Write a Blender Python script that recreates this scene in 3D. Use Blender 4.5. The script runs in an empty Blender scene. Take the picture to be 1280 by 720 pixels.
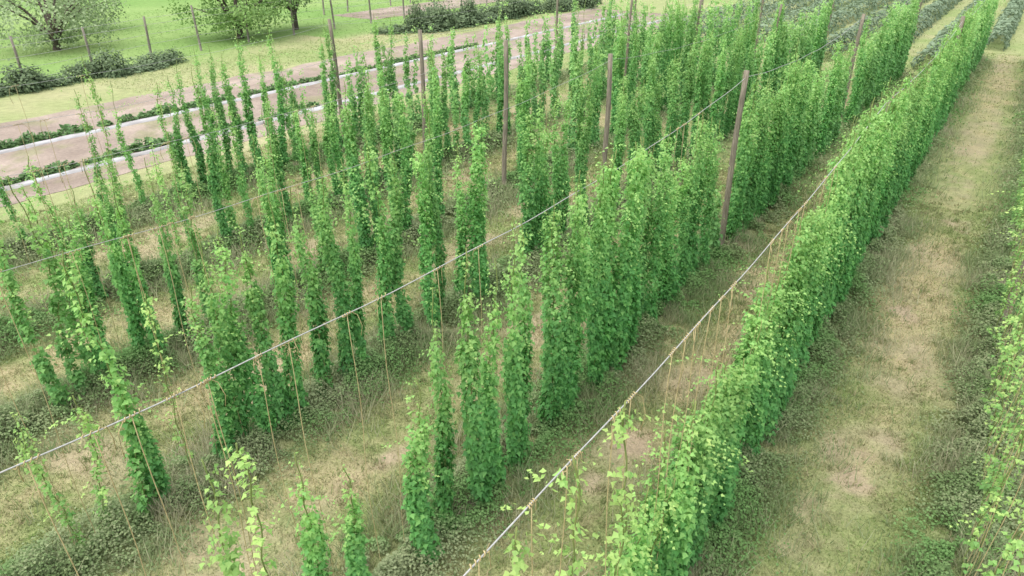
import bpy, math, random
import numpy as np

random.seed(7)
RNG = np.random.default_rng(7)
scene = bpy.context.scene
COL = scene.collection
A = math.radians(34.8); P = math.radians(28.0); HC = 8.5; F = 870.0
ROWS = [-1.4, 2.05, 5.47, 9.45, 13.46, 17.25, 21.8]          # metres left of the camera
POLE = [17.6, 17.4, 18.3, 18.6, 18.9, 19.1, 19.3]
NEXT = [16.5, 16.5, 14.2, 16.5, 16.5, 16.5, 16.5]
ENDS = [59.0, 59.0, 50.0, 46.0, 46.0, 46.0, 46.0]
SAG = [0.35, 0.33, 0.52, 0.45, 0.4, 0.4, 0.4]
TOP = 4.91
RA = np.array(ROWS)

# ------------------------------------------------------------------ helpers
def project(x, y, z):
    X = -np.asarray(x, float); t = np.asarray(y, float); h = HC - np.asarray(z, float)
    zz = math.cos(A)*math.cos(P)*t + math.sin(A)*math.cos(P)*X + math.sin(P)*h
    zz = np.where(zz < 0.3, 0.3, zz)
    px = 640 + F*(math.sin(A)*t - math.cos(A)*X)/zz
    py = 360 - F*(math.cos(A)*math.sin(P)*t + math.sin(A)*math.sin(P)*X - math.cos(P)*h)/zz
    return px, py, zz

_lat = {}
def vnoise(x, y, s, seed):
    if seed not in _lat: _lat[seed] = np.random.default_rng(seed).random((256, 256))
    L = _lat[seed]
    X = np.asarray(x, float)/s + 1000.37; Y = np.asarray(y, float)/s + 1000.71
    xi = np.floor(X).astype(int); yi = np.floor(Y).astype(int)
    fx = X-xi; fy = Y-yi
    fx = fx*fx*(3-2*fx); fy = fy*fy*(3-2*fy)
    a = L[xi % 256, yi % 256]; b = L[(xi+1) % 256, yi % 256]
    c = L[xi % 256, (yi+1) % 256]; d = L[(xi+1) % 256, (yi+1) % 256]
    return (a*(1-fx)+b*fx)*(1-fy) + (c*(1-fx)+d*fx)*fy

def fbm(x, y, s, seed, o=4):
    v = 0; w = 0; a = 1.0
    for k in range(o):
        v = v + a*vnoise(x, y, s/(2**k), seed+k*17); w += a; a *= 0.55
    return v/w

def sstep(a, b, v):
    u = np.clip((v-a)/(b-a), 0, 1); return u*u*(3-2*u)

def mix(a, b, w):
    w = np.asarray(w)[..., None]; return a*(1-w) + b*w

def norm(v): return v/np.maximum(np.linalg.norm(v, axis=-1, keepdims=True), 1e-9)

def mesh_np(name, V, Fc, mat, col=None, smooth=False):
    V = np.ascontiguousarray(V, dtype=np.float32).reshape(-1, 3)
    Fc = np.ascontiguousarray(Fc, dtype=np.int32).reshape(-1, 3)
    me = bpy.data.meshes.new(name)
    me.vertices.add(len(V)); me.vertices.foreach_set('co', V.ravel())
    me.loops.add(Fc.size); me.loops.foreach_set('vertex_index', Fc.ravel())
    me.polygons.add(len(Fc)); me.polygons.foreach_set('loop_start', np.arange(0, Fc.size, 3, dtype=np.int32))
    if smooth: me.polygons.foreach_set('use_smooth', np.ones(len(Fc), dtype=bool))
    me.update(calc_edges=True)
    if col is not None:
        c = np.ones((len(V), 4), dtype=np.float32); c[:, :3] = np.asarray(col).reshape(-1, 3)
        at = me.color_attributes.new('tint', 'FLOAT_COLOR', 'POINT'); at.data.foreach_set('color', c.ravel())
    me.materials.append(mat)
    return me

def link(name, me, parent=None, loc=None, rotz=0.0):
    o = bpy.data.objects.new(name, me); COL.objects.link(o)
    if parent is not None: o.parent = parent
    if loc is not None: o.location = loc
    if rotz: o.rotation_euler = (0, 0, rotz)
    return o

def tag(o, label=None, cat=None, group=None, kind=None):
    if label: o['label'] = label
    if cat: o['category'] = cat
    if group: o['group'] = group
    if kind: o['kind'] = kind
    return o

def tube(pts, rad, n=6, cap=True):
    pts = np.asarray(pts, float); m = len(pts)
    rad = np.full(m, rad) if np.isscalar(rad) else np.asarray(rad, float)
    T = norm(np.gradient(pts, axis=0))
    ref = np.where(np.abs(T[:, 2:3]) > 0.9, np.array([[1., 0, 0]]), np.array([[0, 0, 1.]]))
    U = norm(np.cross(T, ref)); W = np.cross(T, U)
    an = np.linspace(0, 2*math.pi, n, endpoint=False)
    V = pts[:, None, :] + rad[:, None, None]*(U[:, None, :]*np.cos(an)[None, :, None] + W[:, None, :]*np.sin(an)[None, :, None])
    V = V.reshape(-1, 3); fs = []
    for i in range(m-1):
        for j in range(n):
            a = i*n+j; b = i*n+(j+1) % n
            fs += [(a, b, b+n), (a, b+n, a+n)]
    if cap:
        for base in (0, (m-1)*n):
            for j in range(1, n-1): fs.append((base, base+j, base+j+1))
    return V, np.array(fs, dtype=np.int32)

def join(parts):
    Vs = []; Fs = []; k = 0
    for V, f in parts:
        Vs.append(V); Fs.append(f+k); k += len(V)
    return np.concatenate(Vs), np.concatenate(Fs)

LEAF = np.array([[0, 0, 0], [.46, .22, .05], [.24, .5, .02], [0, 1, -.10], [-.24, .5, .02], [-.46, .22, .05]])
LEAFF = np.array([[0, 1, 2], [0, 2, 3], [0, 3, 4], [0, 4, 5]])
DIA = np.array([[0, 0, 0], [.42, .42, .05], [0, 1, -.06], [-.42, .42, .05]])
DIAF = np.array([[0, 1, 2], [0, 2, 3]])

def leaves(pos, dr, nr, size, tint, simple=False):
    T, TF = (DIA, DIAF) if simple else (LEAF, LEAFF)
    nr = norm(nr); dr = norm(dr - nr*np.sum(dr*nr, axis=1, keepdims=True)); sd = np.cross(dr, nr)
    V = pos[:, None, :] + size[:, None, None]*(T[None, :, 0:1]*sd[:, None, :] + T[None, :, 1:2]*dr[:, None, :] + T[None, :, 2:3]*nr[:, None, :])
    n = len(pos); k = len(T)
    Fc = TF[None]+(np.arange(n)*k)[:, None, None]
    C = np.repeat(tint[:, None, :], k, axis=1)
    return V.reshape(-1, 3), Fc.reshape(-1, 3), C.reshape(-1, 3)

def blades(pos, h, w, col, lean, rng):
    n = len(pos); a = rng.random(n)*2*math.pi; b = rng.random(n)*2*math.pi
    s = np.stack([np.cos(a), np.sin(a), np.zeros(n)], 1)*w[:, None]
    l = (rng.random(n)*lean*h)[:, None]
    tip = pos + np.stack([np.cos(b), np.sin(b), np.zeros(n)], 1)*l; tip[:, 2] += h
    V = np.stack([pos-s, pos+s, tip], 1)
    c = np.stack([col*.95, col*.95, col*1.12], 1)
    return V.reshape(-1, 3), np.arange(3*n).reshape(-1, 3), c.reshape(-1, 3)

def cat3(L):
    Vs = []; Fs = []; Cs = []; k = 0
    for V, f, c in L:
        Vs.append(V); Fs.append(f+k); Cs.append(c); k += len(V)
    return np.concatenate(Vs), np.concatenate(Fs), np.concatenate(Cs)

ONES = ['', 'first', 'second', 'third', 'fourth', 'fifth', 'sixth', 'seventh', 'eighth', 'ninth', 'tenth', 'eleventh', 'twelfth', 'thirteenth',
        'fourteenth', 'fifteenth', 'sixteenth', 'seventeenth', 'eighteenth', 'nineteenth']
TENS = {2: ('twentieth', 'twenty'), 3: ('thirtieth', 'thirty'), 4: ('fortieth', 'forty'), 5: ('fiftieth', 'fifty'), 6: ('sixtieth', 'sixty'),
        7: ('seventieth', 'seventy'), 8: ('eightieth', 'eighty'), 9: ('ninetieth', 'ninety')}
def ordinal(n):
    if n < 20: return ONES[n]
    if n > 99: return 'hundredth'
    t, o = divmod(n, 10)
    return TENS[t][0] if o == 0 else TENS[t][1]+'-'+ONES[o]

# ------------------------------------------------------------------ materials
def new_mat(name):
    m = bpy.data.materials.new(name); m.use_nodes = True
    nt = m.node_tree; nt.nodes.clear()
    return m, nt, nt.nodes, nt.links

def leaf_material(name, trans=0.3, rough=0.5, spec=0.3, rnd=0.3):
    m, nt, N, L = new_mat(name)
    out = N.new('ShaderNodeOutputMaterial'); at = N.new('ShaderNodeAttribute'); at.attribute_name = 'tint'
    oi = N.new('ShaderNodeObjectInfo'); mr = N.new('ShaderNodeMapRange')
    mr.inputs['To Min'].default_value = 1-rnd*.5; mr.inputs['To Max'].default_value = 1+rnd*.5
    L.new(oi.outputs['Random'], mr.inputs['Value'])
    hs = N.new('ShaderNodeHueSaturation'); L.new(at.outputs['Color'], hs.inputs['Color']); L.new(mr.outputs[0], hs.inputs['Value'])
    pr = N.new('ShaderNodeBsdfPrincipled'); pr.inputs['Roughness'].default_value = rough
    pr.inputs['Specular IOR Level'].default_value = spec
    tr = N.new('ShaderNodeBsdfTranslucent'); mx = N.new('ShaderNodeMixShader'); mx.inputs[0].default_value = trans
    L.new(hs.outputs[0], pr.inputs['Base Color']); L.new(hs.outputs[0], tr.inputs['Color'])
    L.new(pr.outputs[0], mx.inputs[1]); L.new(tr.outputs[0], mx.inputs[2]); L.new(mx.outputs[0], out.inputs[0])
    return m

def tint_ground(name, lo=.72, hi=1.28, scale=22, bump=.5):
    m, nt, N, L = new_mat(name)
    out = N.new('ShaderNodeOutputMaterial'); at = N.new('ShaderNodeAttribute'); at.attribute_name = 'tint'
    tc = N.new('ShaderNodeTexCoord')
    n1 = N.new('ShaderNodeTexNoise'); n1.inputs['Scale'].default_value = scale; n1.inputs['Detail'].default_value = 6; n1.inputs['Roughness'].default_value = .7
    n2 = N.new('ShaderNodeTexNoise'); n2.inputs['Scale'].default_value = scale*.12; n2.inputs['Detail'].default_value = 5
    L.new(tc.outputs['Object'], n1.inputs['Vector']); L.new(tc.outputs['Object'], n2.inputs['Vector'])
    mr = N.new('ShaderNodeMapRange'); mr.inputs['From Min'].default_value = .3; mr.inputs['From Max'].default_value = .7
    mr.inputs['To Min'].default_value = lo; mr.inputs['To Max'].default_value = hi; L.new(n1.outputs['Fac'], mr.inputs['Value'])
    mr2 = N.new('ShaderNodeMapRange'); mr2.inputs['From Min'].default_value = .3; mr2.inputs['From Max'].default_value = .7
    mr2.inputs['To Min'].default_value = .86; mr2.inputs['To Max'].default_value = 1.14; L.new(n2.outputs['Fac'], mr2.inputs['Value'])
    mu = N.new('ShaderNodeMath'); mu.operation = 'MULTIPLY'; L.new(mr.outputs[0], mu.inputs[0]); L.new(mr2.outputs[0], mu.inputs[1])
    hs = N.new('ShaderNodeHueSaturation'); L.new(at.outputs['Color'], hs.inputs['Color']); L.new(mu.outputs[0], hs.inputs['Value'])
    pr = N.new('ShaderNodeBsdfPrincipled'); pr.inputs['Roughness'].default_value = .95; pr.inputs['Specular IOR Level'].default_value = .1
    bp = N.new('ShaderNodeBump'); bp.inputs['Strength'].default_value = bump; bp.inputs['Distance'].default_value = .05
    L.new(n1.outputs['Fac'], bp.inputs['Height']); L.new(bp.outputs[0], pr.inputs['Normal'])
    L.new(hs.outputs[0], pr.inputs['Base Color']); L.new(pr.outputs[0], out.inputs[0])
    return m

def noise_mat(name, c0, c1, scale=8, stretch=(1, 1, 1), rough=.8, spec=.2, metal=0.0, bump=.2):
    m, nt, N, L = new_mat(name)
    out = N.new('ShaderNodeOutputMaterial'); tc = N.new('ShaderNodeTexCoord'); mp = N.new('ShaderNodeMapping')
    mp.inputs['Scale'].default_value = stretch; L.new(tc.outputs['Object'], mp.inputs['Vector'])
    n = N.new('ShaderNodeTexNoise'); n.inputs['Scale'].default_value = scale; n.inputs['Detail'].default_value = 6; L.new(mp.outputs[0], n.inputs['Vector'])
    cr = N.new('ShaderNodeValToRGB'); cr.color_ramp.elements[0].position = .3; cr.color_ramp.elements[1].position = .7
    cr.color_ramp.elements[0].color = (*c0, 1); cr.color_ramp.elements[1].color = (*c1, 1); L.new(n.outputs['Fac'], cr.inputs['Fac'])
    pr = N.new('ShaderNodeBsdfPrincipled'); pr.inputs['Roughness'].default_value = rough; pr.inputs['Specular IOR Level'].default_value = spec
    pr.inputs['Metallic'].default_value = metal
    bp = N.new('ShaderNodeBump'); bp.inputs['Strength'].default_value = bump; bp.inputs['Distance'].default_value = .02
    L.new(n.outputs['Fac'], bp.inputs['Height']); L.new(bp.outputs[0], pr.inputs['Normal'])
    L.new(cr.outputs[0], pr.inputs['Base Color']); L.new(pr.outputs[0], out.inputs[0])
    return m

M_LEAF = leaf_material('hop_leaf', .44, .5, .25, .28)
M_FOL = leaf_material('tree_leaf', .25, .6, .2, .2)
M_GRASS = leaf_material('grass_blade', .3, .8, .1, 0)
M_GROUND = tint_ground('ground_soil_grass')
M_SOIL = tint_ground('tilled_soil', .82, 1.18, 7, .6)
M_POLE = noise_mat('weathered_wood', (.125, .110, .082), (.27, .24, .185), 6, (6, 6, .6), .85, .15)
M_FPOST = noise_mat('grey_post_wood', (.13, .12, .095), (.26, .24, .20), 6, (5, 5, .7), .85, .15)
M_CABLE = noise_mat('steel_cable', (.29, .30, .29), (.42, .42, .40), 30, (1, 1, 1), .5, .3, .1, .1)
M_TWINE = noise_mat('coir_twine', (.32, .265, .135), (.46, .39, .215), 20, (1, 1, 1), .9, .1)
M_STEM = noise_mat('bine_stem', (.12, .17, .05), (.2, .24, .08), 10)
M_BARK = noise_mat('tree_bark', (.06, .05, .04), (.15, .125, .105), 5, (3, 3, .7), .9, .1, 0, .6)
M_FILM = noise_mat('plastic_film', (.22, .205, .195), (.48, .49, .51), 2.4, (1, .35, 1), .5, .3, 0, .5)
M_WIRE = noise_mat('fence_wire', (.30, .30, .29), (.44, .44, .42), 20)

# ------------------------------------------------------------------ ground
def rowdist(x): return np.min(np.abs(np.asarray(x)[..., None] + RA), axis=-1)

def gz(x, y):
    x = np.asarray(x, float); y = np.asarray(y, float)
    d = rowdist(x); on = sstep(-24.3, -22.9, x)*(1-sstep(58, 62, y))
    return on*(.11*np.exp(-(d/.5)**2) + .06*(fbm(x, y, 1.3, 5, 3)-.5)*sstep(-3, 0, y)*(1-sstep(2.5, 4.5, x)))

STRAW = np.array([.335, .295, .172]); GREEN = np.array([.190, .230, .092]); SOIL = np.array([.345, .278, .200])
BARE = [(-4.03, 9.25, .36), (-3.94, 8.19, .34), (-.4, 10.6, .26), (-.6, 17.5, .28), (-.2, 24.5, .35), (-7.3, 6.6, .28)]

def gcol(x, y):
    x = np.asarray(x, float); y = np.asarray(y, float)
    d = rowdist(x)
    n1 = fbm(x, y, 2.6, 11); n2 = fbm(x, y, .7, 31); n3 = fbm(x, y, 1.6, 57); n4 = fbm(x, y, 8, 71); n5 = fbm(x, y, .28, 83, 2)
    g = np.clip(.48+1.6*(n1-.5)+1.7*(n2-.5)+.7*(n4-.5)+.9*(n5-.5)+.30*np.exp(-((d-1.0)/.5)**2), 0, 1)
    c = mix(STRAW, GREEN, g)
    s = sstep(.50, .76, n3)*(1-np.exp(-(d/.9)**2))*.6
    tracks = np.exp(-((x+.85)/.26)**2)+np.exp(-((x-.05)/.26)**2)+.7*np.exp(-((x+.40)/.45)**2)
    path = np.clip(tracks, 0, 1)*np.clip(.32+1.6*(n3-.44)+1.8*(n2-.5)+.8*(n5-.5), 0, 1)*.75
    s = np.maximum(s, path)
    for bx, by, br in BARE:
        s = np.maximum(s, (1-sstep(.3, 1.5, np.hypot(x-bx, (y-by)*.8)/br+(n2-.5)*2.4+(n5-.5)))*.85)
    c = mix(c, SOIL*np.ones_like(c), s)
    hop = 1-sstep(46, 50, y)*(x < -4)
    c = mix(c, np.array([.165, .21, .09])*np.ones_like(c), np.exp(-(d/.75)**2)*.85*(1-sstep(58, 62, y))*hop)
    dry = mix(np.array([.32, .31, .175])*np.ones_like(c), np.array([.21, .265, .105])*np.ones_like(c), np.clip(.6+2*(n4-.5)+1.2*(n1-.5), 0, 1))
    c = mix(c, dry, sstep(22.8, 24, -x))
    lawn = mix(np.array([.145, .25, .07])*np.ones_like(c), np.array([.21, .30, .105])*np.ones_like(c), np.clip(.5+2*(n4-.5), 0, 1))
    c = mix(c, lawn, sstep(43, 46.0, -x+1.2*(n1-.5)-(y-17)*.16*(y < 40)))
    far = mix(np.array([.21, .27, .105])*np.ones_like(c), np.array([.30, .31, .165])*np.ones_like(c), np.clip(.4+2*(n1-.5), 0, 1))
    c = mix(c, far, np.maximum(sstep(58, 66, y), (x < -4)*sstep(47, 52, y))*(1-sstep(40, 46, -x)))
    return c

xs = np.concatenate([[-900, -500, -300, -200, -150, -120, -100], np.arange(-90, -27.9, 1.5), np.arange(-27.9, 5.0, .14), np.arange(5, 20, 1.5), [25, 40, 70, 120, 250, 500, 900]])
ys = np.concatenate([[-700, -300, -100, -40, -20, -10, -6], np.arange(-4, 34, .14), np.arange(34, 70, .5), np.arange(70, 125, 2.5), [140, 180, 250, 400, 700, 1200]])
GX, GY = np.meshgrid(xs, ys); GZ = gz(GX, GY)
nx = len(xs); ny = len(ys)
idx = np.arange(nx*ny).reshape(ny, nx)
a = idx[:-1, :-1].ravel(); b = idx[:-1, 1:].ravel(); c_ = idx[1:, 1:].ravel(); d_ = idx[1:, :-1].ravel()
GF = np.concatenate([np.stack([a, b, c_], 1), np.stack([a, c_, d_], 1)])
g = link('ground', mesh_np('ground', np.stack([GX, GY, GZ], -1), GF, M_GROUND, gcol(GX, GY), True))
tag(g, kind='structure')

def sheet(name, X0, X1, t0, t1, z, colfn, mat, wob=.35, nx=40, ny=260):
    u = np.linspace(0, 1, nx); v = np.linspace(t0, t1, ny)
    U, T = np.meshgrid(u, v)
    X = X0 + (X1-X0)*U
    edge = (U == 0)*(fbm(T, T*0, 2.5, 91)-.5)*2*wob - (U == 1)*(fbm(T, T*0+9, 2.5, 93)-.5)*2*wob
    x = -(X+edge)
    V = np.stack([x, T, np.full_like(x, z)], -1)
    id_ = np.arange(nx*ny).reshape(ny, nx)
    a = id_[:-1, :-1].ravel(); b = id_[:-1, 1:].ravel(); c = id_[1:, 1:].ravel(); d = id_[1:, :-1].ravel()
    f = np.concatenate([np.stack([a, c, b], 1), np.stack([a, d, c], 1)])
    o = link(name, mesh_np(name, V, f, mat, colfn(x, T), True)); tag(o, kind='structure'); return o

def soilcol(x, y):
    n = fbm(x, y, 3, 41); n2 = fbm(x*1.6, y*.35, 1.2, 47)
    c = mix(np.array([.215, .175, .145])*np.ones(x.shape+(3,)), np.array([.315, .262, .222])*np.ones(x.shape+(3,)), np.clip(.5+2.0*(n-.5)+1.2*(n2-.5), 0, 1))
    return mix(c, np.array([.19, .20, .10])*np.ones_like(c), sstep(.58, .70, fbm(x, y, 1.5, 53))*.6)
sheet('tilled_soil', 26.2, 38.2, -12, 70, .012, soilcol, M_SOIL, .6)
sheet('dirt_track', 50.5, 56.5, 50, 115, .012, soilcol, M_SOIL, .6)

# ------------------------------------------------------------------ trellis
def stations(r):
    p = POLE[r]; L = [p-18.5, p, p+NEXT[r]]
    if ENDS[r] > p+36: L.append(p+33)
    return L+[ENDS[r]]
def cablez(r, t):
    st = stations(r)
    t = np.asarray(t, float); z = np.full(t.shape, TOP)
    for s0, s1 in zip(st[:-1], st[1:]):
        u = (t-s0)/(s1-s0); k = (u >= 0) & (u <= 1)
        z = np.where(k, TOP-4*SAG[r]*((s1-s0)/18.5)**2*u*(1-u), z)
    return z

ROWN = ['row at the right edge', 'first row left of the path', 'second row left of the path', 'third row left of the path',
        'fourth row left of the path', 'fifth row left of the path', 'outermost row beside the soil']
def pole_mesh():
    z = np.linspace(-.3, 5.0, 9); n = 10
    pts = np.stack([.02*np.sin(z*1.3), .015*np.cos(z*1.1), z], 1)
    return mesh_np('pole', *tube(pts, np.linspace(.088, .068, 9), n), M_POLE, None, True)
PM = pole_mesh()
for r, X in enumerate(ROWS):
    st = stations(r)
    for k, t in enumerate(st):
        o = link('trellis_pole', PM, None, (-X, t, float(gz(-X, t))-.02), random.random()*6)
        o.rotation_euler = (random.uniform(-.02, .02), random.uniform(-.02, .02), random.random()*6)
        if r == 1 and k == 1: o.scale = (.7, .7, .972)
        elif r > 2 and k > 1: o.scale = (.85, .85, .985)
        nm = 'last pole at the far end' if k == len(st)-1 else ['nearest the camera', 'bare topped and closest in view', 'next pole farther up', 'far up the slope'][k]
        tag(o, 'weathered grey wooden pole, %s, %s' % (nm, ROWN[r]), 'pole', 'trellis poles')
    t = np.concatenate([np.arange(st[0], ENDS[r], .5), [ENDS[r]]])
    z = cablez(r, t)+.012*np.sin(t*2.1)
    o = link('trellis_cable', mesh_np('cable', *tube(np.stack([np.full_like(t, -X), t, z], 1), .0072 if r < 3 else .0042, 6), M_CABLE, None, True))
    tag(o, 'grey steel cable strung along pole tops over the %s' % ROWN[r], 'cable', 'trellis cables')

# ------------------------------------------------------------------ hop bines
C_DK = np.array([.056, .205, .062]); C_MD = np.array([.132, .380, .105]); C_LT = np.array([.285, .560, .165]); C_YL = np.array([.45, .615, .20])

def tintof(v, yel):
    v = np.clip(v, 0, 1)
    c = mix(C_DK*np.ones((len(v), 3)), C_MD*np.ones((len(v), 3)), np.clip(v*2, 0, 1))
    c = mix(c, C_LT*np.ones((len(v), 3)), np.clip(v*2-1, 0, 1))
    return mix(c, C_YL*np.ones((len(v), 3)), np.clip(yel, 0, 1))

def gen_bine(seed, H, r0, dens, kind, pale=0.0, nlat=10, tip=.1):
    r = np.random.default_rng(seed)
    top = r.uniform(.48, .78)
    def prof(u):
        low = .85+.15*sstep(0, .08, u)
        if kind == 'full': return r0*low*(1-.18*sstep(top, 1, u))
        if kind == 'thin': return r0*low*(1-.32*sstep(top-.15, 1, u))
        if kind == 'short': return r0*low*(1-.38*sstep(.78, 1, u))
        return r0*(.6+.4*u)
    n = int(dens*H); u = r.random(n*3)
    wgt = prof(u)/r0*(1-.66*sstep(top-.2, 1, u) if kind in ('thin', 'short') else (1-.55*sstep(top, 1, u) if kind == 'full' else .45+.55*u))
    gap = vnoise(u*H*1.8, u*0+seed, 1.0, 350+seed % 30)
    wgt = wgt*(.38+.92*gap)
    u = u[r.random(len(u)) < wgt][:n]; n = len(u)
    th = r.random(n)*2*math.pi
    wob = vnoise(th*3, u*H*3.5, 1.0, 300+seed % 40)
    rad = prof(u)*(.46+.92*wob*(.5+.5*r.random(n)))
    cx = .06*np.sin(u*H*1.7+seed); cy = .06*np.cos(u*H*1.3+seed)
    k = 6
    ct = np.repeat(.5*r.random(n), k)
    pos = np.stack([np.repeat(rad*np.cos(th)+cx, k), np.repeat(rad*np.sin(th)+cy, k), np.repeat(u*H, k)], 1)
    pos += r.normal(0, 1, pos.shape)*np.array([.032, .032, .055])
    uu = pos[:, 2]/H
    o = norm(np.stack([pos[:, 0], pos[:, 1], np.zeros(len(pos))], 1))
    nr = o*.85+np.array([0, 0, .6])+r.normal(0, .36, pos.shape)
    dr = o*.18+np.array([0, 0, -.95])+r.normal(0, .38, pos.shape)
    sz = (.062+.043*r.random(len(pos)))*(1-.25*np.clip(uu, 0, 1)**2)*(.9 if kind == 'young' else 1)
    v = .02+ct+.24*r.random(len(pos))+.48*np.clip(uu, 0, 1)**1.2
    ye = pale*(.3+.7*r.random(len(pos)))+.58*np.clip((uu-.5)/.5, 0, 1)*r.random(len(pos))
    P_ = [pos]; D_ = [dr]; N_ = [nr]; S_ = [sz]; T_ = [tintof(v, ye)]
    for i in range(nlat):
        z0 = H*(.45+.55*r.random()) if kind != 'young' else H*(.3+.7*r.random())
        a = r.random()*2*math.pi; Ln = .08+.42*r.random()*(1.6 if z0 > .68*H else .5); m = int(5+Ln*22)
        s = np.linspace(0, 1, m)
        px = np.cos(a)*(Ln*s+.06)+r.normal(0, .018, m); py = np.sin(a)*(Ln*s+.06)+r.normal(0, .018, m)
        pz = z0+(.46*s-.46*s*s)*(1+r.random()*1.3)-.12*s*r.random()+r.normal(0, .022, m)
        pp = np.stack([px, py, np.clip(pz, .08, H+.4)], 1)
        P_.append(pp); oo = np.tile([math.cos(a), math.sin(a), 0], (m, 1))
        N_.append(oo*.4+np.array([0, 0, .8])+r.normal(0, .4, (m, 3))); D_.append(oo*.5+np.array([0, 0, -.5])+r.normal(0, .5, (m, 3)))
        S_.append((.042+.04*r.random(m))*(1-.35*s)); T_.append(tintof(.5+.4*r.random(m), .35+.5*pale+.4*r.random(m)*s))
    m = int(10+tip*45); s = r.random(m)**1.3; a = r.random(m)*6.28
    P_.append(np.stack([.05*np.cos(a)+.03*np.sin(s*9+seed)*s, .05*np.sin(a)+.06*np.sin(s*5+seed)*s, H*(.97)+s*tip], 1))
    oo = np.stack([np.cos(a), np.sin(a), 0*a], 1); N_.append(oo*.6+np.array([0, 0, .6])+r.normal(0, .3, (m, 3))); D_.append(oo*.6+np.array([0, 0, -.5])+r.normal(0, .4, (m, 3)))
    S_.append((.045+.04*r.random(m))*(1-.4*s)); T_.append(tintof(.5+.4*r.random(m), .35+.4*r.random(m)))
    pos = np.concatenate(P_); pos[:, 2] = np.clip(pos[:, 2], .05, H+tip+.25)
    zz = np.linspace(0, H+tip*.9, int(H*6)+3)
    st = np.stack([.05*np.sin(zz*1.7+seed)+.02*np.cos(zz*7), .05*np.cos(zz*1.3+seed)+.02*np.sin(zz*7), zz], 1); st[0, :2] = 0
    return dict(pos=pos, dr=np.concatenate(D_), nr=np.concatenate(N_), sz=np.concatenate(S_), tint=np.concatenate(T_), H=H, stem=st)

SPEC = {'full': (4.7, .148, 106, 'full', 0.03, 17, 10, .3), 'thin': (4.5, .106, 86, 'thin', 0.05, 13, 10, .45), 'short': (3.3, .112, 104, 'short', 0.05, 6, 8, .8),
        'young': (3.0, .07, 20, 'young', .55, 6, 5, .5), 'pale': (4.6, .13, 8, 'young', .65, 10, 7, .2), 'sparse': (4.6, .080, 34, 'thin', .25, 11, 6, .3),
        'wisp': (4.4, .06, 6, 'young', .75, 6, 5, .15)}
VAR = {}
sd = 100
for kname, (H, r0, dens, kd, pale, nlat, nv, tip) in SPEC.items():
    VAR[kname] = []
    for i in range(nv):
        sd += 1
        d = gen_bine(sd, H, r0*random.uniform(.82, 1.2), dens, kd, pale, nlat, tip)
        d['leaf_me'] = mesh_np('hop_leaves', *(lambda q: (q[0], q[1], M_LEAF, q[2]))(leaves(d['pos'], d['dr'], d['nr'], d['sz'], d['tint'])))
        d['stem_me'] = mesh_np('hop_stem', *tube(d['stem'], .008, 5), M_STEM, None, True)
        VAR[kname].append(d)

LOOK = {'full': 'dense full', 'thin': 'slim leafy', 'short': 'shorter column-like', 'young': 'wispy young', 'pale': 'pale yellowish', 'sparse': 'thin sparse', 'wisp': 'very thin pale'}
B = []   # row, t, height, kind
def seg(r, t0, t1, sp, prob, h0, h1, kinds):
    t = t0
    while t < t1:
        if random.random() < prob:
            f = (t-t0)/(t1-t0)
            h = h0+(h1-h0)*(f if h0 > h1 or kinds[0] == 'ramp' else random.random())
            B.append((r, t+random.uniform(-.1, .1), h*random.uniform(.92, 1.06), random.choice([k for k in kinds if k != 'ramp'])))
        t += sp*random.uniform(.7, 1.3)
def hills(r, t0, t1, sp, prob, h0, h1, kinds):
    # each hop hill sends two or three bines up neighbouring strings
    t = t0
    while t < t1:
        if random.random() < prob:
            n = random.choice([2, 2, 2, 3]); hb = random.uniform(h0, h1)
            for i in range(n):
                B.append((r, t+(i-(n-1)/2)*.38+random.uniform(-.05, .05), min(h1, hb*random.uniform(.84, 1.1)), random.choice(kinds)))
        t += sp*random.uniform(.85, 1.2)
def one(r, *items):
    for t, h, k in items: B.append((r, t, h, k))

seg(0, 6.5, 40, .5, .9, 3.6, 4.7, ['pale']); seg(0, 40, ENDS[0]-.5, .55, .9, 4.2, 4.8, ['pale', 'full'])
one(1, (2.9, 4.4, 'wisp'), (3.9, 4.5, 'wisp'), (4.6, 4.45, 'wisp'), (5.0, 2.7, 'young'), (5.45, 2.5, 'short'), (5.8, 2.6, 'young'), (6.15, 2.7, 'short'), (6.5, 2.9, 'short'), (6.85, 3.0, 'full'), (7.25, 3.0, 'short'), (7.65, 3.2, 'full'))
seg(1, 8.1, 10, .48, 1, 3.2, 3.9, ['ramp', 'full', 'thin']); seg(1, 10, 14, .5, 1, 3.7, 4.7, ['ramp', 'full', 'full', 'thin'])
seg(1, 14, 15.6, .48, 1, 4.4, 4.8, ['full', 'thin']); seg(1, 15.6, 18.4, .36, 1, 4.8, 5.0, ['full']); seg(1, 18.4, ENDS[1]-.5, .56, .97, 3.8, 5.0, ['full', 'full', 'thin'])
one(2, (1.6, 2.3, 'young'), (2.45, 3.3, 'young'), (2.8, 3.9, 'wisp'), (3.4, 2.75, 'short'), (4.15, 2.1, 'short'), (5.3, 2.6, 'short'), (5.9, 3.5, 'short'), (6.55, 3.8, 'short'), (7.05, 3.5, 'short'), (7.55, 3.9, 'short'), (8.0, 4.2, 'thin'))
seg(2, 8.7, 9.9, .48, 1, 4.0, 4.5, ['thin', 'full']); seg(2, 10.3, 12.3, .38, 1, 4.5, 4.8, ['full'])
hills(2, 13.2, 14.5, 1.05, 1, 3.6, 4.4, ['thin', 'full']); seg(2, 15.3, 17.0, .42, 1, 3.6, 4.5, ['full', 'thin']); one(2, (17.6, 2.2, 'short')); hills(2, 19.2, 24, 1.12, .97, 3.8, 4.8, ['full', 'thin'])
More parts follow.
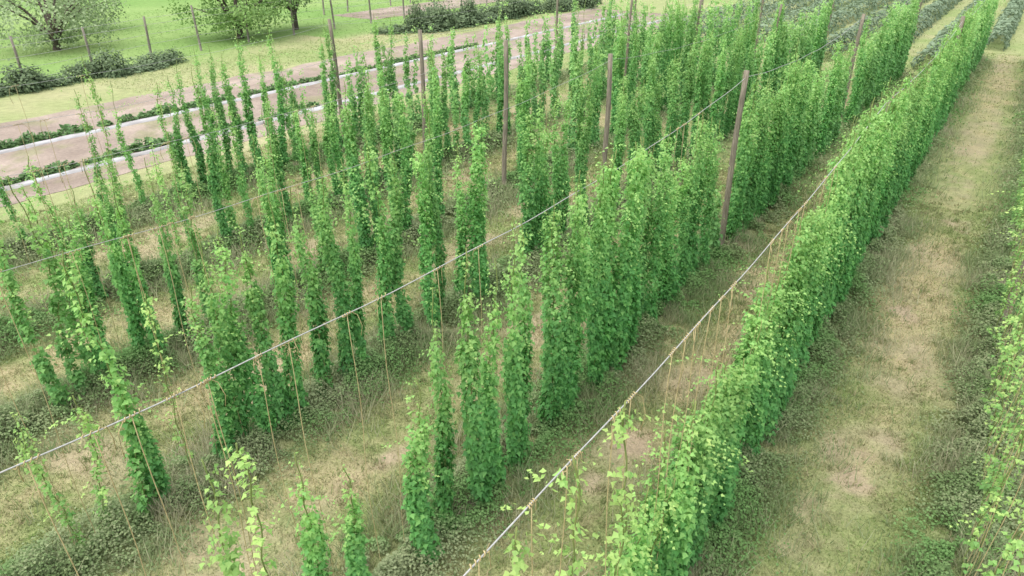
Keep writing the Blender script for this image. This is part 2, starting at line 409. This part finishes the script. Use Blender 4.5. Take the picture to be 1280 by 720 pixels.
hills(2, 24.2, 31.8, 1.12, .97, 3.4, 4.5, ['full', 'thin']); hills(2, 33.4, ENDS[2]-.5, 1.1, .97, 4.0, 4.9, ['full', 'thin'])
one(3, (2.3, 2.4, 'young'), (2.9, 2.2, 'young'), (3.4, 4.4, 'sparse'), (3.55, 2.5, 'short'), (4.2, 3.6, 'wisp'), (4.85, 3.2, 'thin'), (5.25, 3.5, 'short'), (5.65, 3.8, 'thin'), (6.0, 3.5, 'short'), (6.4, 3.8, 'short'), (7.2, 3.7, 'short'), (7.75, 4.2, 'full'), (8.15, 4.2, 'thin'))
hills(3, 9.3, 12.4, 1.2, .95, 3.8, 4.8, ['full', 'thin', 'thin']); hills(3, 13.0, 14.0, 1.0, .9, 2.2, 2.8, ['short']); hills(3, 14.8, 17.6, 1.2, .9, 3.8, 4.8, ['thin', 'full']); hills(3, 19.4, 26, 1.25, .93, 3.8, 4.95, ['full', 'thin'])
hills(3, 26.4, ENDS[3]-.5, 1.2, .95, 3.9, 4.95, ['full', 'thin'])
one(4, (3.9, 4.5, 'sparse'), (4.4, 4.3, 'sparse'), (4.75, 4.0, 'sparse'), (4.95, 3.4, 'thin'), (5.66, 3.7, 'short'), (6.0, 3.5, 'short'), (6.6, 3.5, 'short'), (7.3, 3.8, 'sparse'))
hills(4, 8.3, 12, 1.35, .8, 3.0, 4.6, ['thin', 'short', 'sparse']); hills(4, 12.4, 16.5, 1.25, .9, 3.5, 4.8, ['thin', 'full']); hills(4, 20.0, 27, 1.25, .92, 3.8, 4.9, ['thin', 'full']); hills(4, 27.3, ENDS[4]-.5, 1.22, .93, 3.9, 4.95, ['full', 'thin'])
one(5, (4.3, 4.4, 'sparse'), (4.9, 3.4, 'sparse'), (6.2, 3.6, 'sparse'), (6.7, 2.4, 'short'))
hills(5, 7.6, 12, 1.45, .65, 3.2, 4.7, ['sparse', 'young', 'thin']); hills(5, 12.4, 18.4, 1.35, .84, 3.4, 4.7, ['thin', 'sparse', 'thin']); hills(5, 20.0, 30, 1.35, .88, 3.6, 4.8, ['thin', 'thin', 'sparse']); hills(5, 30.4, ENDS[5]-.5, 1.3, .9, 3.7, 4.8, ['thin', 'sparse'])
seg(6, 5.0, 12, .7, .6, 3.6, 4.7, ['sparse', 'sparse', 'young']); seg(6, 12.3, 16.6, .6, 1, 3.8, 4.7, ['thin']); hills(6, 17.1, 30, 1.45, .8, 3.4, 4.7, ['thin', 'sparse']); hills(6, 30.4, ENDS[6]-.5, 1.4, .8, 3.5, 4.7, ['thin', 'sparse'])

Bl = []
for (r, t, h, k) in B:
    h = min(h, float(cablez(r, t))+(.12 if r == 1 else (.22 if r == 2 and t > 8 else .05)))
    x = -ROWS[r]+(.2 if r == 2 and t < 12.5 else 0); z0 = float(gz(x, t))-.015
    px0, py0, zd = project(x, t, z0); px1, py1, _ = project(x, t, z0+h)
    vis = (max(px0, px1) > -15 and min(px0, px1) < 1290 and min(py0, py1) < 735 and max(py0, py1) > -5)
    Bl.append(dict(r=r, t=t, h=h, k=k, x=x, z=z0, zd=float(zd), vis=vis, size=h/float(zd)))
for r in range(7):
    q = sorted([b for b in Bl if b['r'] == r], key=lambda b: b['t'])
    bef = [b for b in q if b['t'] < POLE[r]][::-1]; aft = [b for b in q if b['t'] >= POLE[r]]
    for i, b in enumerate(bef): b['pos'] = '%s before' % ordinal(i+1)
    for i, b in enumerate(aft): b['pos'] = '%s past' % ordinal(i+1)
vis = sorted([b for b in Bl if b['vis']], key=lambda b: -b['size'])
near = vis[:300]; ids = set(id(b) for b in near)
rest = [b for b in Bl if id(b) not in ids and (b['vis'] or b['t'] > 3)]

def twine_mesh(seed):
    q = random.Random(seed)
    z = np.linspace(0, 1, 14)*4.5
    ph = q.random()*6
    w = np.stack([.035*np.sin(z*1.6+ph)*np.sin(z*.7), .03*np.cos(z*1.6+ph)*np.sin(z*.7), z], 1); w[0, :2] = 0; w[-1, :2] = 0
    parts = [tube(w, .0050, 5)]
    s = np.linspace(0, 1, 36); L = q.uniform(.09, .22); turns = q.choice([3, 4, 5])     # coil wrapped round the cable
    parts.append(tube(np.stack([.015*np.cos(s*6.28*turns), (s-.5)*L, 4.5+.015*np.sin(s*6.28*turns)], 1), .006, 4))
    a, b, c = q.uniform(-.10, .10), q.uniform(.05, .18), q.uniform(.12, .50)
    parts.append(tube([(0, L*.4, 4.5), (a*.6, b, 4.5-c*.15), (a, b*1.2, 4.5-c*.6), (a*.7, b*1.1, 4.5-c)], .0048, 4))
    return mesh_np('twine', *join(parts), M_TWINE, None, True)
TWM = [twine_mesh(i) for i in range(7)]
def twine(r, t, label, dx=0.0, lean=.012):
    x = -ROWS[r]; z0 = float(gz(x, t))-.01; zt = float(cablez(r, t))
    o = link('twine', random.choice(TWM), None, (x+dx, t, z0)); o.scale = (1, 1, (zt-z0)/4.5)
    o.rotation_euler = (random.uniform(-lean, lean), 0, random.choice([0, math.pi])+random.uniform(-.12, .12))
    tag(o, label, 'twine', 'twines hanging from the cables'); return o

for b in near:
    v = random.choice(VAR[b['k']])
    root = bpy.data.objects.new('hop_bine', None); COL.objects.link(root)
    jx = .12 if b['r'] != 2 or b['t'] > 12 else .05
    root.location = (b['x']+random.uniform(-jx, jx), b['t'], b['z']); root.rotation_euler = (random.uniform(-.03, .03), random.uniform(-.03, .03), random.random()*6.28)
    s = b['h']/v['H']; w = random.uniform(.85, 1.2)
    if b['k'] in ('short', 'thin'): w = random.uniform(.88, 1.12)
    root.scale = (w, w, s)
    root.empty_display_size = .2
    tag(root, '%s hop bine, %s the near pole, %s' % (LOOK[b['k']], b['pos'], ROWN[b['r']]), 'hop plant', 'hop bines in the '+ROWN[b['r']])
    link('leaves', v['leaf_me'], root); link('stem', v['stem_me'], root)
    if (b['h'] < float(cablez(b['r'], b['t']))-.55 or b['k'] in ('wisp', 'pale')) and b['zd'] < 20 and (b['r'] == 0 or random.random() < .6):
        twine(b['r'], b['t'], 'beige twine above hop bine %s near pole, %s' % (b['pos'], ROWN[b['r']]))

BARET = {0: [8.6, 9.3, 10.2, 11.4, 12.3, 13.6], 1: [2.6, 3.2, 3.75, 4.9], 2: [1.25, 1.75, 2.1, 2.85, 3.8, 4.6, 5.1, 6.2], 3: [2.6, 4.2, 4.7, 6.8], 4: [3.8, 5.3, 7.7], 5: [5.5, 7.9], 6: [8.0, 9.7]}
for r, L in BARET.items():
    for i, t in enumerate(L):
        twine(r, t, 'bare beige twine, %s from the near end, %s' % (ordinal(i+1), ROWN[r]))

# remaining far bines merged
Ls = []
HAZE_TINT = np.array([.33, .46, .235])  # pale distance haze, painted into the leaf tint of the merged bines
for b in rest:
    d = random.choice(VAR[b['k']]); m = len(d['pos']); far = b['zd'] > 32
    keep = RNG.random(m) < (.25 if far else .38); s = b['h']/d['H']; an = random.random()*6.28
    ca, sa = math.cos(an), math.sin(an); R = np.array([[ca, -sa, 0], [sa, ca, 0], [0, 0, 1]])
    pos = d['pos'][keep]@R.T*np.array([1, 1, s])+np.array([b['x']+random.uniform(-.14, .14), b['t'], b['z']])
    tn = d['tint'][keep]*random.uniform(.92, 1.28); tn = tn*.82+HAZE_TINT*.18
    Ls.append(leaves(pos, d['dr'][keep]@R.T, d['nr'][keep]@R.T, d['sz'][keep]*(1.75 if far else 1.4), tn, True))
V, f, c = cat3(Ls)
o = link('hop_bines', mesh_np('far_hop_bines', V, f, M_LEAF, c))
tag(o, 'distant rows of tall green hop bines merging up the slope', 'hop plants', kind='stuff')

# ------------------------------------------------------------------ undergrowth and grass
def infr(x, y, z=0, m=60):
    px, py, zd = project(x, y, z)
    return (px > -m) & (px < 1280+m) & (py > -m) & (py < 720+m), zd

def strip_pts(n, t0, t1, half):
    r = RNG.integers(0, 7, n); X = RA[r]; x = -X+RNG.normal(0, half, n)*np.where(r == 0, .8, 1); y = t0+(t1-t0)*RNG.random(n)
    k = y < np.array(ENDS)[r]; return x[k], y[k]

UG = []
for (n, t0, t1) in ((760000, 0, 24), (210000, 24, 60)):
    x, y = strip_pts(n, t0, t1, .42); k, zd = infr(x, y); x, y, zd = x[k], y[k], zd[k]
    cl = fbm(x, y, .55, 131, 3); k = cl > .34; x, y, zd, cl = x[k], y[k], zd[k], cl[k]
    sc = np.maximum(1, zd/13)**.75; p = np.minimum(1, (13/zd)**1.2); k = RNG.random(len(x)) < p
    x, y, zd, cl, sc = x[k], y[k], zd[k], cl[k], sc[k]; m = len(x)
    hh = np.clip((cl-.27)*1.5, .05, .45)*np.exp(-(rowdist(x)/.75)**2)
    z = gz(x, y)+hh*RNG.random(m)**.5+.02
    nr = np.array([0, 0, 1.0])+RNG.normal(0, .5, (m, 3)); dr = RNG.normal(0, 1, (m, 3))
    tn = fbm(x, y, 1.1, 151, 3); g1 = np.array([.17, .25, .105]); g2 = np.array([.295, .345, .19]); g3 = np.array([.15, .295, .095])
    col = mix(g1*np.ones((m, 3)), g2*np.ones((m, 3)), np.clip(.45+2.6*(tn-.5)+.35*RNG.normal(0, 1, m), 0, 1))
    col = mix(col, g3*np.ones((m, 3)), sstep(.50, .66, fbm(x, y, 1.9, 171, 3))*.8)
    UG.append(leaves(np.stack([x, y, z], 1), dr, nr, (.026+.032*RNG.random(m))*sc, col, True))
V, f, c = cat3(UG)
tag(link('undergrowth', mesh_np('undergrowth', V, f, M_GRASS, c)), 'low leafy weeds growing along the foot of the hop rows', 'weeds', kind='stuff')

GB = []
# tall grass in the strips
for (n, t0, t1) in ((400000, 0, 24), (130000, 24, 60)):
    x, y = strip_pts(n, t0, t1, .62); k, zd = infr(x, y); x, y, zd = x[k], y[k], zd[k]
    cl = fbm(x, y, .9, 211, 3); k = (cl > .41) & (RNG.random(len(x)) < np.minimum(1, (15/zd)**1.2)); x, y, zd, cl = x[k], y[k], zd[k], cl[k]; m = len(x)
    sc = np.maximum(1, zd/15)**.8
    h = (.08+.36*RNG.random(m))*np.clip((cl-.37)*6, .3, 1.1)
    tn = np.clip(.45+2*(fbm(x, y, 1.4, 231, 3)-.5)+.3*RNG.normal(0, 1, m), 0, 1)
    col = mix(np.array([.23, .31, .14])*np.ones((m, 3)), np.array([.46, .44, .30])*np.ones((m, 3)), tn)
    GB.append(blades(np.stack([x, y, gz(x, y)-.01], 1), h, (.006+.005*RNG.random(m))*sc, col, .9, RNG))
# rough tufts standing in the aisles
nt_ = 14000; tx = -25+28.5*RNG.random(nt_); ty = 28*RNG.random(nt_)**1.2; k, zd = infr(tx, ty); k &= (fbm(tx, ty, 1.1, 271, 3) > .43) & ((np.abs(tx+.4) > .45) | (RNG.random(nt_) < .3)); tx, ty, zd = tx[k], ty[k], zd[k]
nb = 15; m = len(tx)*nb
x = np.repeat(tx, nb)+RNG.normal(0, .06, m); y = np.repeat(ty, nb)+RNG.normal(0, .06, m)
tc_ = RNG.random(len(tx)); hh = np.repeat(.05+.13*RNG.random(len(tx))**2, nb)*(.5+.7*RNG.random(m))
col = mix(np.array([.17, .235, .085])*np.ones((m, 3)), np.array([.40, .355, .215])*np.ones((m, 3)), np.clip(np.repeat(tc_, nb)*.95+.2*RNG.normal(0, 1, m), 0, 1))
GB.append(blades(np.stack([x, y, gz(x, y)-.005], 1), hh, (.006+.005*RNG.random(m))*np.maximum(1, np.repeat(zd, nb)/14)**.8, col, 1.3, RNG))
# aisle grass
for (n, x0, x1, t0, t1) in ((720000, -25, 4, 0, 26), (310000, -44, 8, 20, 62), (80000, -30, 12, 47, 112), (90000, -75, -44, 8, 80)):
    x = x0+(x1-x0)*RNG.random(n); y = t0+(t1-t0)*RNG.random(n); k, zd = infr(x, y); x, y, zd = x[k], y[k], zd[k]
    k = (RNG.random(len(x)) < np.minimum(1, (13/zd)**.9)) & ~((x < -25.7) & (x > -38.6) & (y < 71)); x, y, zd = x[k], y[k], zd[k]; m = len(x)
    bare = fbm(x, y, 1.6, 57); fine = fbm(x, y, .7, 31)
    tracks = np.exp(-((x+.85)/.26)**2)+np.exp(-((x-.05)/.26)**2)+.7*np.exp(-((x+.40)/.45)**2)
    pathy = np.clip(tracks, 0, 1)*np.clip(.32+1.6*(bare-.44)+1.8*(fine-.5), 0, 1)
    br = np.zeros(m)
    for bx, by, b_ in BARE: br = np.maximum(br, 1-sstep(.3, 1.5, np.hypot(x-bx, y-by)/b_+(fine-.5)*2.4))
    k = RNG.random(m) > np.maximum(np.maximum(sstep(.52, .74, bare)*.65, pathy*.8), br*.85); x, y, zd = x[k], y[k], zd[k]; m = len(x)
    sc = np.maximum(1, zd/13)**.85
    col = gcol(x, y)*(.85+.65*RNG.random(m))[:, None]
    gr = RNG.random(m) < .36; col[gr] = col[gr]*np.array([.78, 1.0, .72])
    h = (.018+.05*RNG.random(m))*np.maximum(1, zd/20)**.5*(.5+1.2*fbm(x, y, .9, 251, 3))
    GB.append(blades(np.stack([x, y, gz(x, y)-.005], 1), h, (.005+.005*RNG.random(m))*sc, col, 2.2, RNG))
V, f, c = cat3(GB)
tag(link('grass', mesh_np('grass', V, f, M_GRASS, c)), 'patchy green and straw coloured grass between the hop rows', 'grass', kind='stuff')

# ------------------------------------------------------------------ mulch strips and crop plants
for X, nm in ((28.1, 'nearer'), (33.0, 'farther')):
    t = np.linspace(-10, 68, 261); prof = [(-.26, .014), (-.21, .06), (-.12, .10), (0, .11), (.12, .10), (.21, .06), (.26, .014)]
    k = len(prof); V = np.zeros((len(t), k, 3)); wv = .36+.80*fbm(t, t*0+X, 1.1, 431, 3)
    for j, (dx, z) in enumerate(prof):
        V[:, j, 0] = -X+dx*wv+.08*(fbm(t, t*0+j*.2, .9, 401, 3)-.5)*2; V[:, j, 1] = t; V[:, j, 2] = z+.05*(fbm(t, t*0+j*2, .6, 411, 3)-.5) if 0 < j < k-1 else .013
    id_ = np.arange(len(t)*k).reshape(len(t), k); a = id_[:-1, :-1].ravel(); b = id_[:-1, 1:].ravel(); c = id_[1:, 1:].ravel(); d = id_[1:, :-1].ravel()
    o = link('plastic_mulch', mesh_np('film', V, np.concatenate([np.stack([a, b, c], 1), np.stack([a, c, d], 1)]), M_FILM, None, True))
    tag(o, 'pale plastic film over the %s long planting bed in the soil' % nm, 'plastic mulch', 'plastic covered planting beds')
def clump(seed, n, rx, rz, s0, s1, cols, floor=.05, ncl=None, sp=.13):
    r = np.random.default_rng(seed); ncl = ncl or max(6, n//14)
    d = norm(r.normal(0, 1, (ncl, 3))); d[:, 2] = np.abs(d[:, 2]); rr = (.55+.45*r.random(ncl))[:, None]
    cc = d*rr*np.array([rx, rx, rz]); ci = r.integers(0, ncl, n)
    pos = cc[ci]+r.normal(0, 1, (n, 3))*np.array([rx*sp, rx*sp, rz*sp*.85]); pos[:, 2] = np.maximum(pos[:, 2], floor)
    o = norm(pos+1e-6); nr = o*.7+np.array([0, 0, .5])+r.normal(0, .4, (n, 3)); dr = r.normal(0, 1, (n, 3))+np.array([0, 0, -.4])
    w = np.clip(.55*r.random(ncl)[ci]+.4*r.random(n)+.15*(pos[:, 2]/rz-.5), 0, 1)
    col = mix(np.array(cols[0])*np.ones((n, 3)), np.array(cols[1])*np.ones((n, 3)), w)
    return leaves(pos, dr, nr, s0+(s1-s0)*r.random(n), col, True)
def cm(name, q, mat=None): return mesh_np(name, q[0], q[1], mat or M_FOL, q[2])
def crop_pts(seed):
    # leaves held on a tight rosette so that the plant stays one piece
    r = np.random.default_rng(seed); n = 170
    a = r.random(n)*6.28; rad = .40*np.sqrt(r.random(n)); z = .05+.30*(1-(rad/.42)**2)*r.random(n)
    pos = np.stack([rad*np.cos(a), rad*np.sin(a), z], 1); dr = np.stack([np.cos(a), np.sin(a), .1*np.ones(n)], 1)+r.normal(0, .5, (n, 3))
    nr = np.array([0, 0, 1.0])+r.normal(0, .45, (n, 3)); w = r.random(n)
    return leaves(pos, dr, nr, .13+.10*r.random(n), mix(np.array([.075, .16, .055])*np.ones((n, 3)), np.array([.18, .30, .12])*np.ones((n, 3)), w), True)
CP = [cm('crop', crop_pts(500+i)) for i in range(4)]
for X, t0, t1, sp, nm in ((28.75, 7, 24, .66, 'nearer'), (33.7, 8, 44, .74, 'farther')):
    t = t0; i = 0
    while t < t1:
        i += 1
        s = random.uniform(.65, 1.15)*(1 if t < t0+(t1-t0)*.55 else .75)
        o = link('crop_plant', random.choice(CP), None, (-X+random.uniform(-.15, .25), t, .0), random.random()*6); o.scale = (s, s, s)
        tag(o, 'low leafy crop plant on the %s plastic bed, %s from the left' % (nm, ordinal(i)), 'crop plant', 'crop plants on the plastic beds')
        t += sp*random.uniform(.8, 1.4)

# ------------------------------------------------------------------ fences, shrubs, trees
FPM = mesh_np('fence_post', *tube([(0, 0, -.2), (.01, 0, 1), (0, .01, 2), (.01, 0, 2.9)], [.085, .08, .075, .07], 8), M_FPOST, None, True)
def fence(fp, label, hs):
    x0, y0 = fp[0]
    fr = bpy.data.objects.new('wire_fence', None); COL.objects.link(fr); fr.location = (x0, y0, 0); tag(fr, label, 'fence')
    for (x, y) in fp:
        o = link('post', FPM, fr, (x-x0, y-y0, 0)); o.rotation_euler = (random.uniform(-.05, .05), random.uniform(-.05, .05), 0); o.scale = (1, 1, random.uniform(.92, 1.06)*hs)
    for z in (.5, 1.1, 1.7, 2.3, 2.7):
        pts = []
        for i, (x, y) in enumerate(fp):
            pts.append((x-x0+.09, y-y0, z*hs))
            if i < len(fp)-1: pts.append(((x+fp[i+1][0])/2-x0+.09, (y+fp[i+1][1])/2-y0, z*hs-.03))
        link('wire', mesh_np('wire', *tube(pts, .009, 4), M_WIRE), fr)
fp = []; t = 12.8
while t < 100:
    X = 45.0+min(max(t-16, 0)*.25, 4.0); fp.append((-X, t)); t += 4.4
fence(fp, 'tall wire fence on grey wooden posts along the lawn edge', 1.0)
fence([(-57.5-.03*k, 50+3.2*k) for k in range(16)], 'farther wire fence with thin posts beyond the dirt track', .85)

SH = [cm('shrub', clump(600+i, 1500, 1.0, 1.0, .10, .19, ((.08, .13, .065), (.19, .26, .135)), .05, 70, .22)) for i in range(5)]
def shrub(x, y, w, h, label, grp):
    o = link('shrub', random.choice(SH), None, (x, y, -.03), random.random()*6); o.scale = (w, w*random.uniform(1, 1.4), h); tag(o, label, 'shrub', grp)
for i in range(15):
    y = 11.5+i*1.05+random.uniform(-.3, .3); X = 44.5+.1*i+random.uniform(-.4, .4)
    shrub(-X, y, random.uniform(.7, 1.3), random.uniform(.45, 1.4)*(1 if i < 11 else .6), 'grey green shrub along the fence foot, %s from the left' % ordinal(i+1), 'shrubs at the fence')
for i in range(24):
    y = 45.0+i*1.25+random.uniform(-.4, .4); X = 42.8-.13*i+random.uniform(-1.2, 1.2)
    shrub(-X, y, random.uniform(.8, 1.7), random.uniform(.6, 2.2), 'broad bush in the band behind the soil field, %s from the near end' % ordinal(i+1), 'bushes behind the soil')

def tree(x, y, H, cr, cz, nleaf, cols, label, seed, trunk_h, ls=(.14, .26)):
    r = np.random.default_rng(seed)
    root = bpy.data.objects.new('tree', None); COL.objects.link(root); root.location = (x, y, -.05); tag(root, label, 'tree', 'trees on the lawn')
    parts = [tube([(0, 0, 0), (.04, .03, .4), (.1, 0, trunk_h), (.05, .1, H*.55)], [.32, .24, .2, .09], 9)]
    for k in range(9):
        a = k*.7+r.random()*.5; z0 = trunk_h*(.75+.35*r.random()); L = cr*(.6+.3*r.random()); zt = cz+(r.random()-.35)*cr*.8
        parts.append(tube([(.05, .02, z0), (math.cos(a)*L*.4, math.sin(a)*L*.4, z0+(zt-z0)*.55), (math.cos(a)*L, math.sin(a)*L, zt)], [.13, .085, .025], 6))
    link('trunk', mesh_np('trunk', *join(parts), M_BARK, None, True), root)
    ncl = 150
    d = norm(r.normal(0, 1, (ncl, 3))); cc = d*(.35+.65*r.random(ncl)**.5)[:, None]*np.array([cr, cr, cr*.72])+np.array([0, 0, cz])
    cc[:, 2] = np.maximum(cc[:, 2], trunk_h*.85+.25*r.random(ncl))
    ci = r.integers(0, ncl, nleaf); pos = cc[ci]+r.normal(0, 1, (nleaf, 3))*np.array([.42, .42, .3])
    pos[:, 2] = np.maximum(pos[:, 2], trunk_h*.6)
    o = norm(pos-np.array([0, 0, cz-1])); nr = o*.5+np.array([0, 0, .6])+r.normal(0, .5, (nleaf, 3)); dr = r.normal(0, 1, (nleaf, 3))
    w = np.clip(.6*r.random(ncl)[ci]+.4*r.random(nleaf), 0, 1)
    col = mix(np.array(cols[0])*np.ones((nleaf, 3)), np.array(cols[1])*np.ones((nleaf, 3)), w)
    link('crown', cm('crown', leaves(pos, dr, nr, ls[0]+(ls[1]-ls[0])*r.random(nleaf), col, True)), root)
tree(-51.3, 35.7, 7, 4.8, 3.4, 10000, ((.15, .27, .085), (.30, .46, .15)), 'broad bright green tree left of centre on the lawn', 701, 1.0)
tree(-51.6, 41.5, 6.5, 3.2, 4.1, 4400, ((.15, .25, .10), (.29, .41, .17)), 'smaller tree with forked bare trunk beside the broad tree', 702, 1.45)
tree(-57.5, 24.6, 6.5, 4.6, 3.1, 6200, ((.23, .32, .16), (.39, .49, .27)), 'pale thin-leaved tree at the top left corner', 703, .8)
tree(-66, 30, 7, 4.6, 3.3, 4600, ((.21, .29, .15), (.37, .46, .25)), 'pale tree behind the top left corner tree', 704, 1.0)

# ------------------------------------------------------------------ hedge rows at the far end and trees behind
def hedge_mesh(seed, L):
    r = np.random.default_rng(seed); n = int(L*95); y = r.random(n)*L
    wid = .60+.35*vnoise(y, y*0, 1.5, seed); hei = 1.0+.65*vnoise(y, y*0+5, 1.7, seed+1)
    a = r.random(n)*math.pi; rr = .65+.35*r.random(n)
    pos = np.stack([np.cos(a)*wid*rr, y, np.sin(a)*hei*rr+.12], 1)
    nr = np.stack([np.cos(a), r.normal(0, .4, n), np.sin(a)+.3], 1); dr = r.normal(0, 1, (n, 3))
    w = np.clip(.5*vnoise(y, np.cos(a), .8, seed+2)+.5*r.random(n), 0, 1)
    col = mix(np.array([.12, .18, .11])*np.ones((n, 3)), np.array([.25, .33, .215])*np.ones((n, 3)), w)
    return cm('hedge', leaves(pos, dr, nr, .16+.16*r.random(n), col, True))
HM = [hedge_mesh(800+i*5, 50) for i in range(3)]
for i in range(11):
    X = -8.0+3.1*i
    o = link('hedge', HM[i % 3], None, (-X, (63 if i < 4 else 51)+random.uniform(0, 2), -.02))
    tag(o, 'long dark bush row beyond the hops, %s from the right' % ordinal(i+1), 'hedge', 'bush rows beyond the hop yard')
for i in range(9):
    x = -26+i*5.4
    root = bpy.data.objects.new('tree', None); COL.objects.link(root); root.location = (x, 119+random.uniform(-2, 3), -.05)
    tag(root, 'dark tree in the far belt along the top edge, %s from the left' % ordinal(i+1), 'tree', 'trees in the far belt')
    link('trunk', mesh_np('trunk', *tube([(0, 0, 0), (0, 0, 2), (.1, 0, 6)], [.25, .2, .06], 7), M_BARK, None, True), root)
    q = clump(900+i, 1500, 3.0, 5.2, .3, .6, ((.04, .07, .04), (.10, .15, .075)), .3)
    link('crown', cm('crown', q), root).location = (0, 0, .6)

# ------------------------------------------------------------------ light, camera
w = bpy.data.worlds.new('World'); scene.world = w; w.use_nodes = True
nt = w.node_tree; bg = nt.nodes['Background']; sky = nt.nodes.new('ShaderNodeTexSky'); sky.sky_type = 'NISHITA'; sky.sun_disc = False
EL = math.radians(70); ROT = math.radians(200)
sky.sun_elevation = EL; sky.sun_rotation = ROT; sky.dust_density = 5.0; sky.air_density = 1.0; sky.ozone_density = 1.0
nt.links.new(sky.outputs[0], bg.inputs[0]); bg.inputs[1].default_value = .15
sl = bpy.data.lights.new('sun', 'SUN'); sl.energy = 6.3; sl.angle = math.radians(130); sl.color = (1, .985, .95)
so = bpy.data.objects.new('sun', sl); COL.objects.link(so); so.rotation_euler = (math.radians(90)-EL, 0, math.pi-ROT); so.location = (-10, -10, 40)
cam = bpy.data.cameras.new('camera'); cam.sensor_width = 36; cam.lens = F/1280*36; cam.clip_end = 3000; cam.clip_start = .1
co = bpy.data.objects.new('camera', cam); COL.objects.link(co); co.location = (0, 0, HC); co.rotation_euler = (math.pi/2-P, 0, A)
scene.camera = co
scene.view_settings.view_transform = 'Standard'; scene.view_settings.look = 'None'; scene.view_settings.exposure = 0
print('BINES', len(Bl), len(vis), len(near), len(rest))
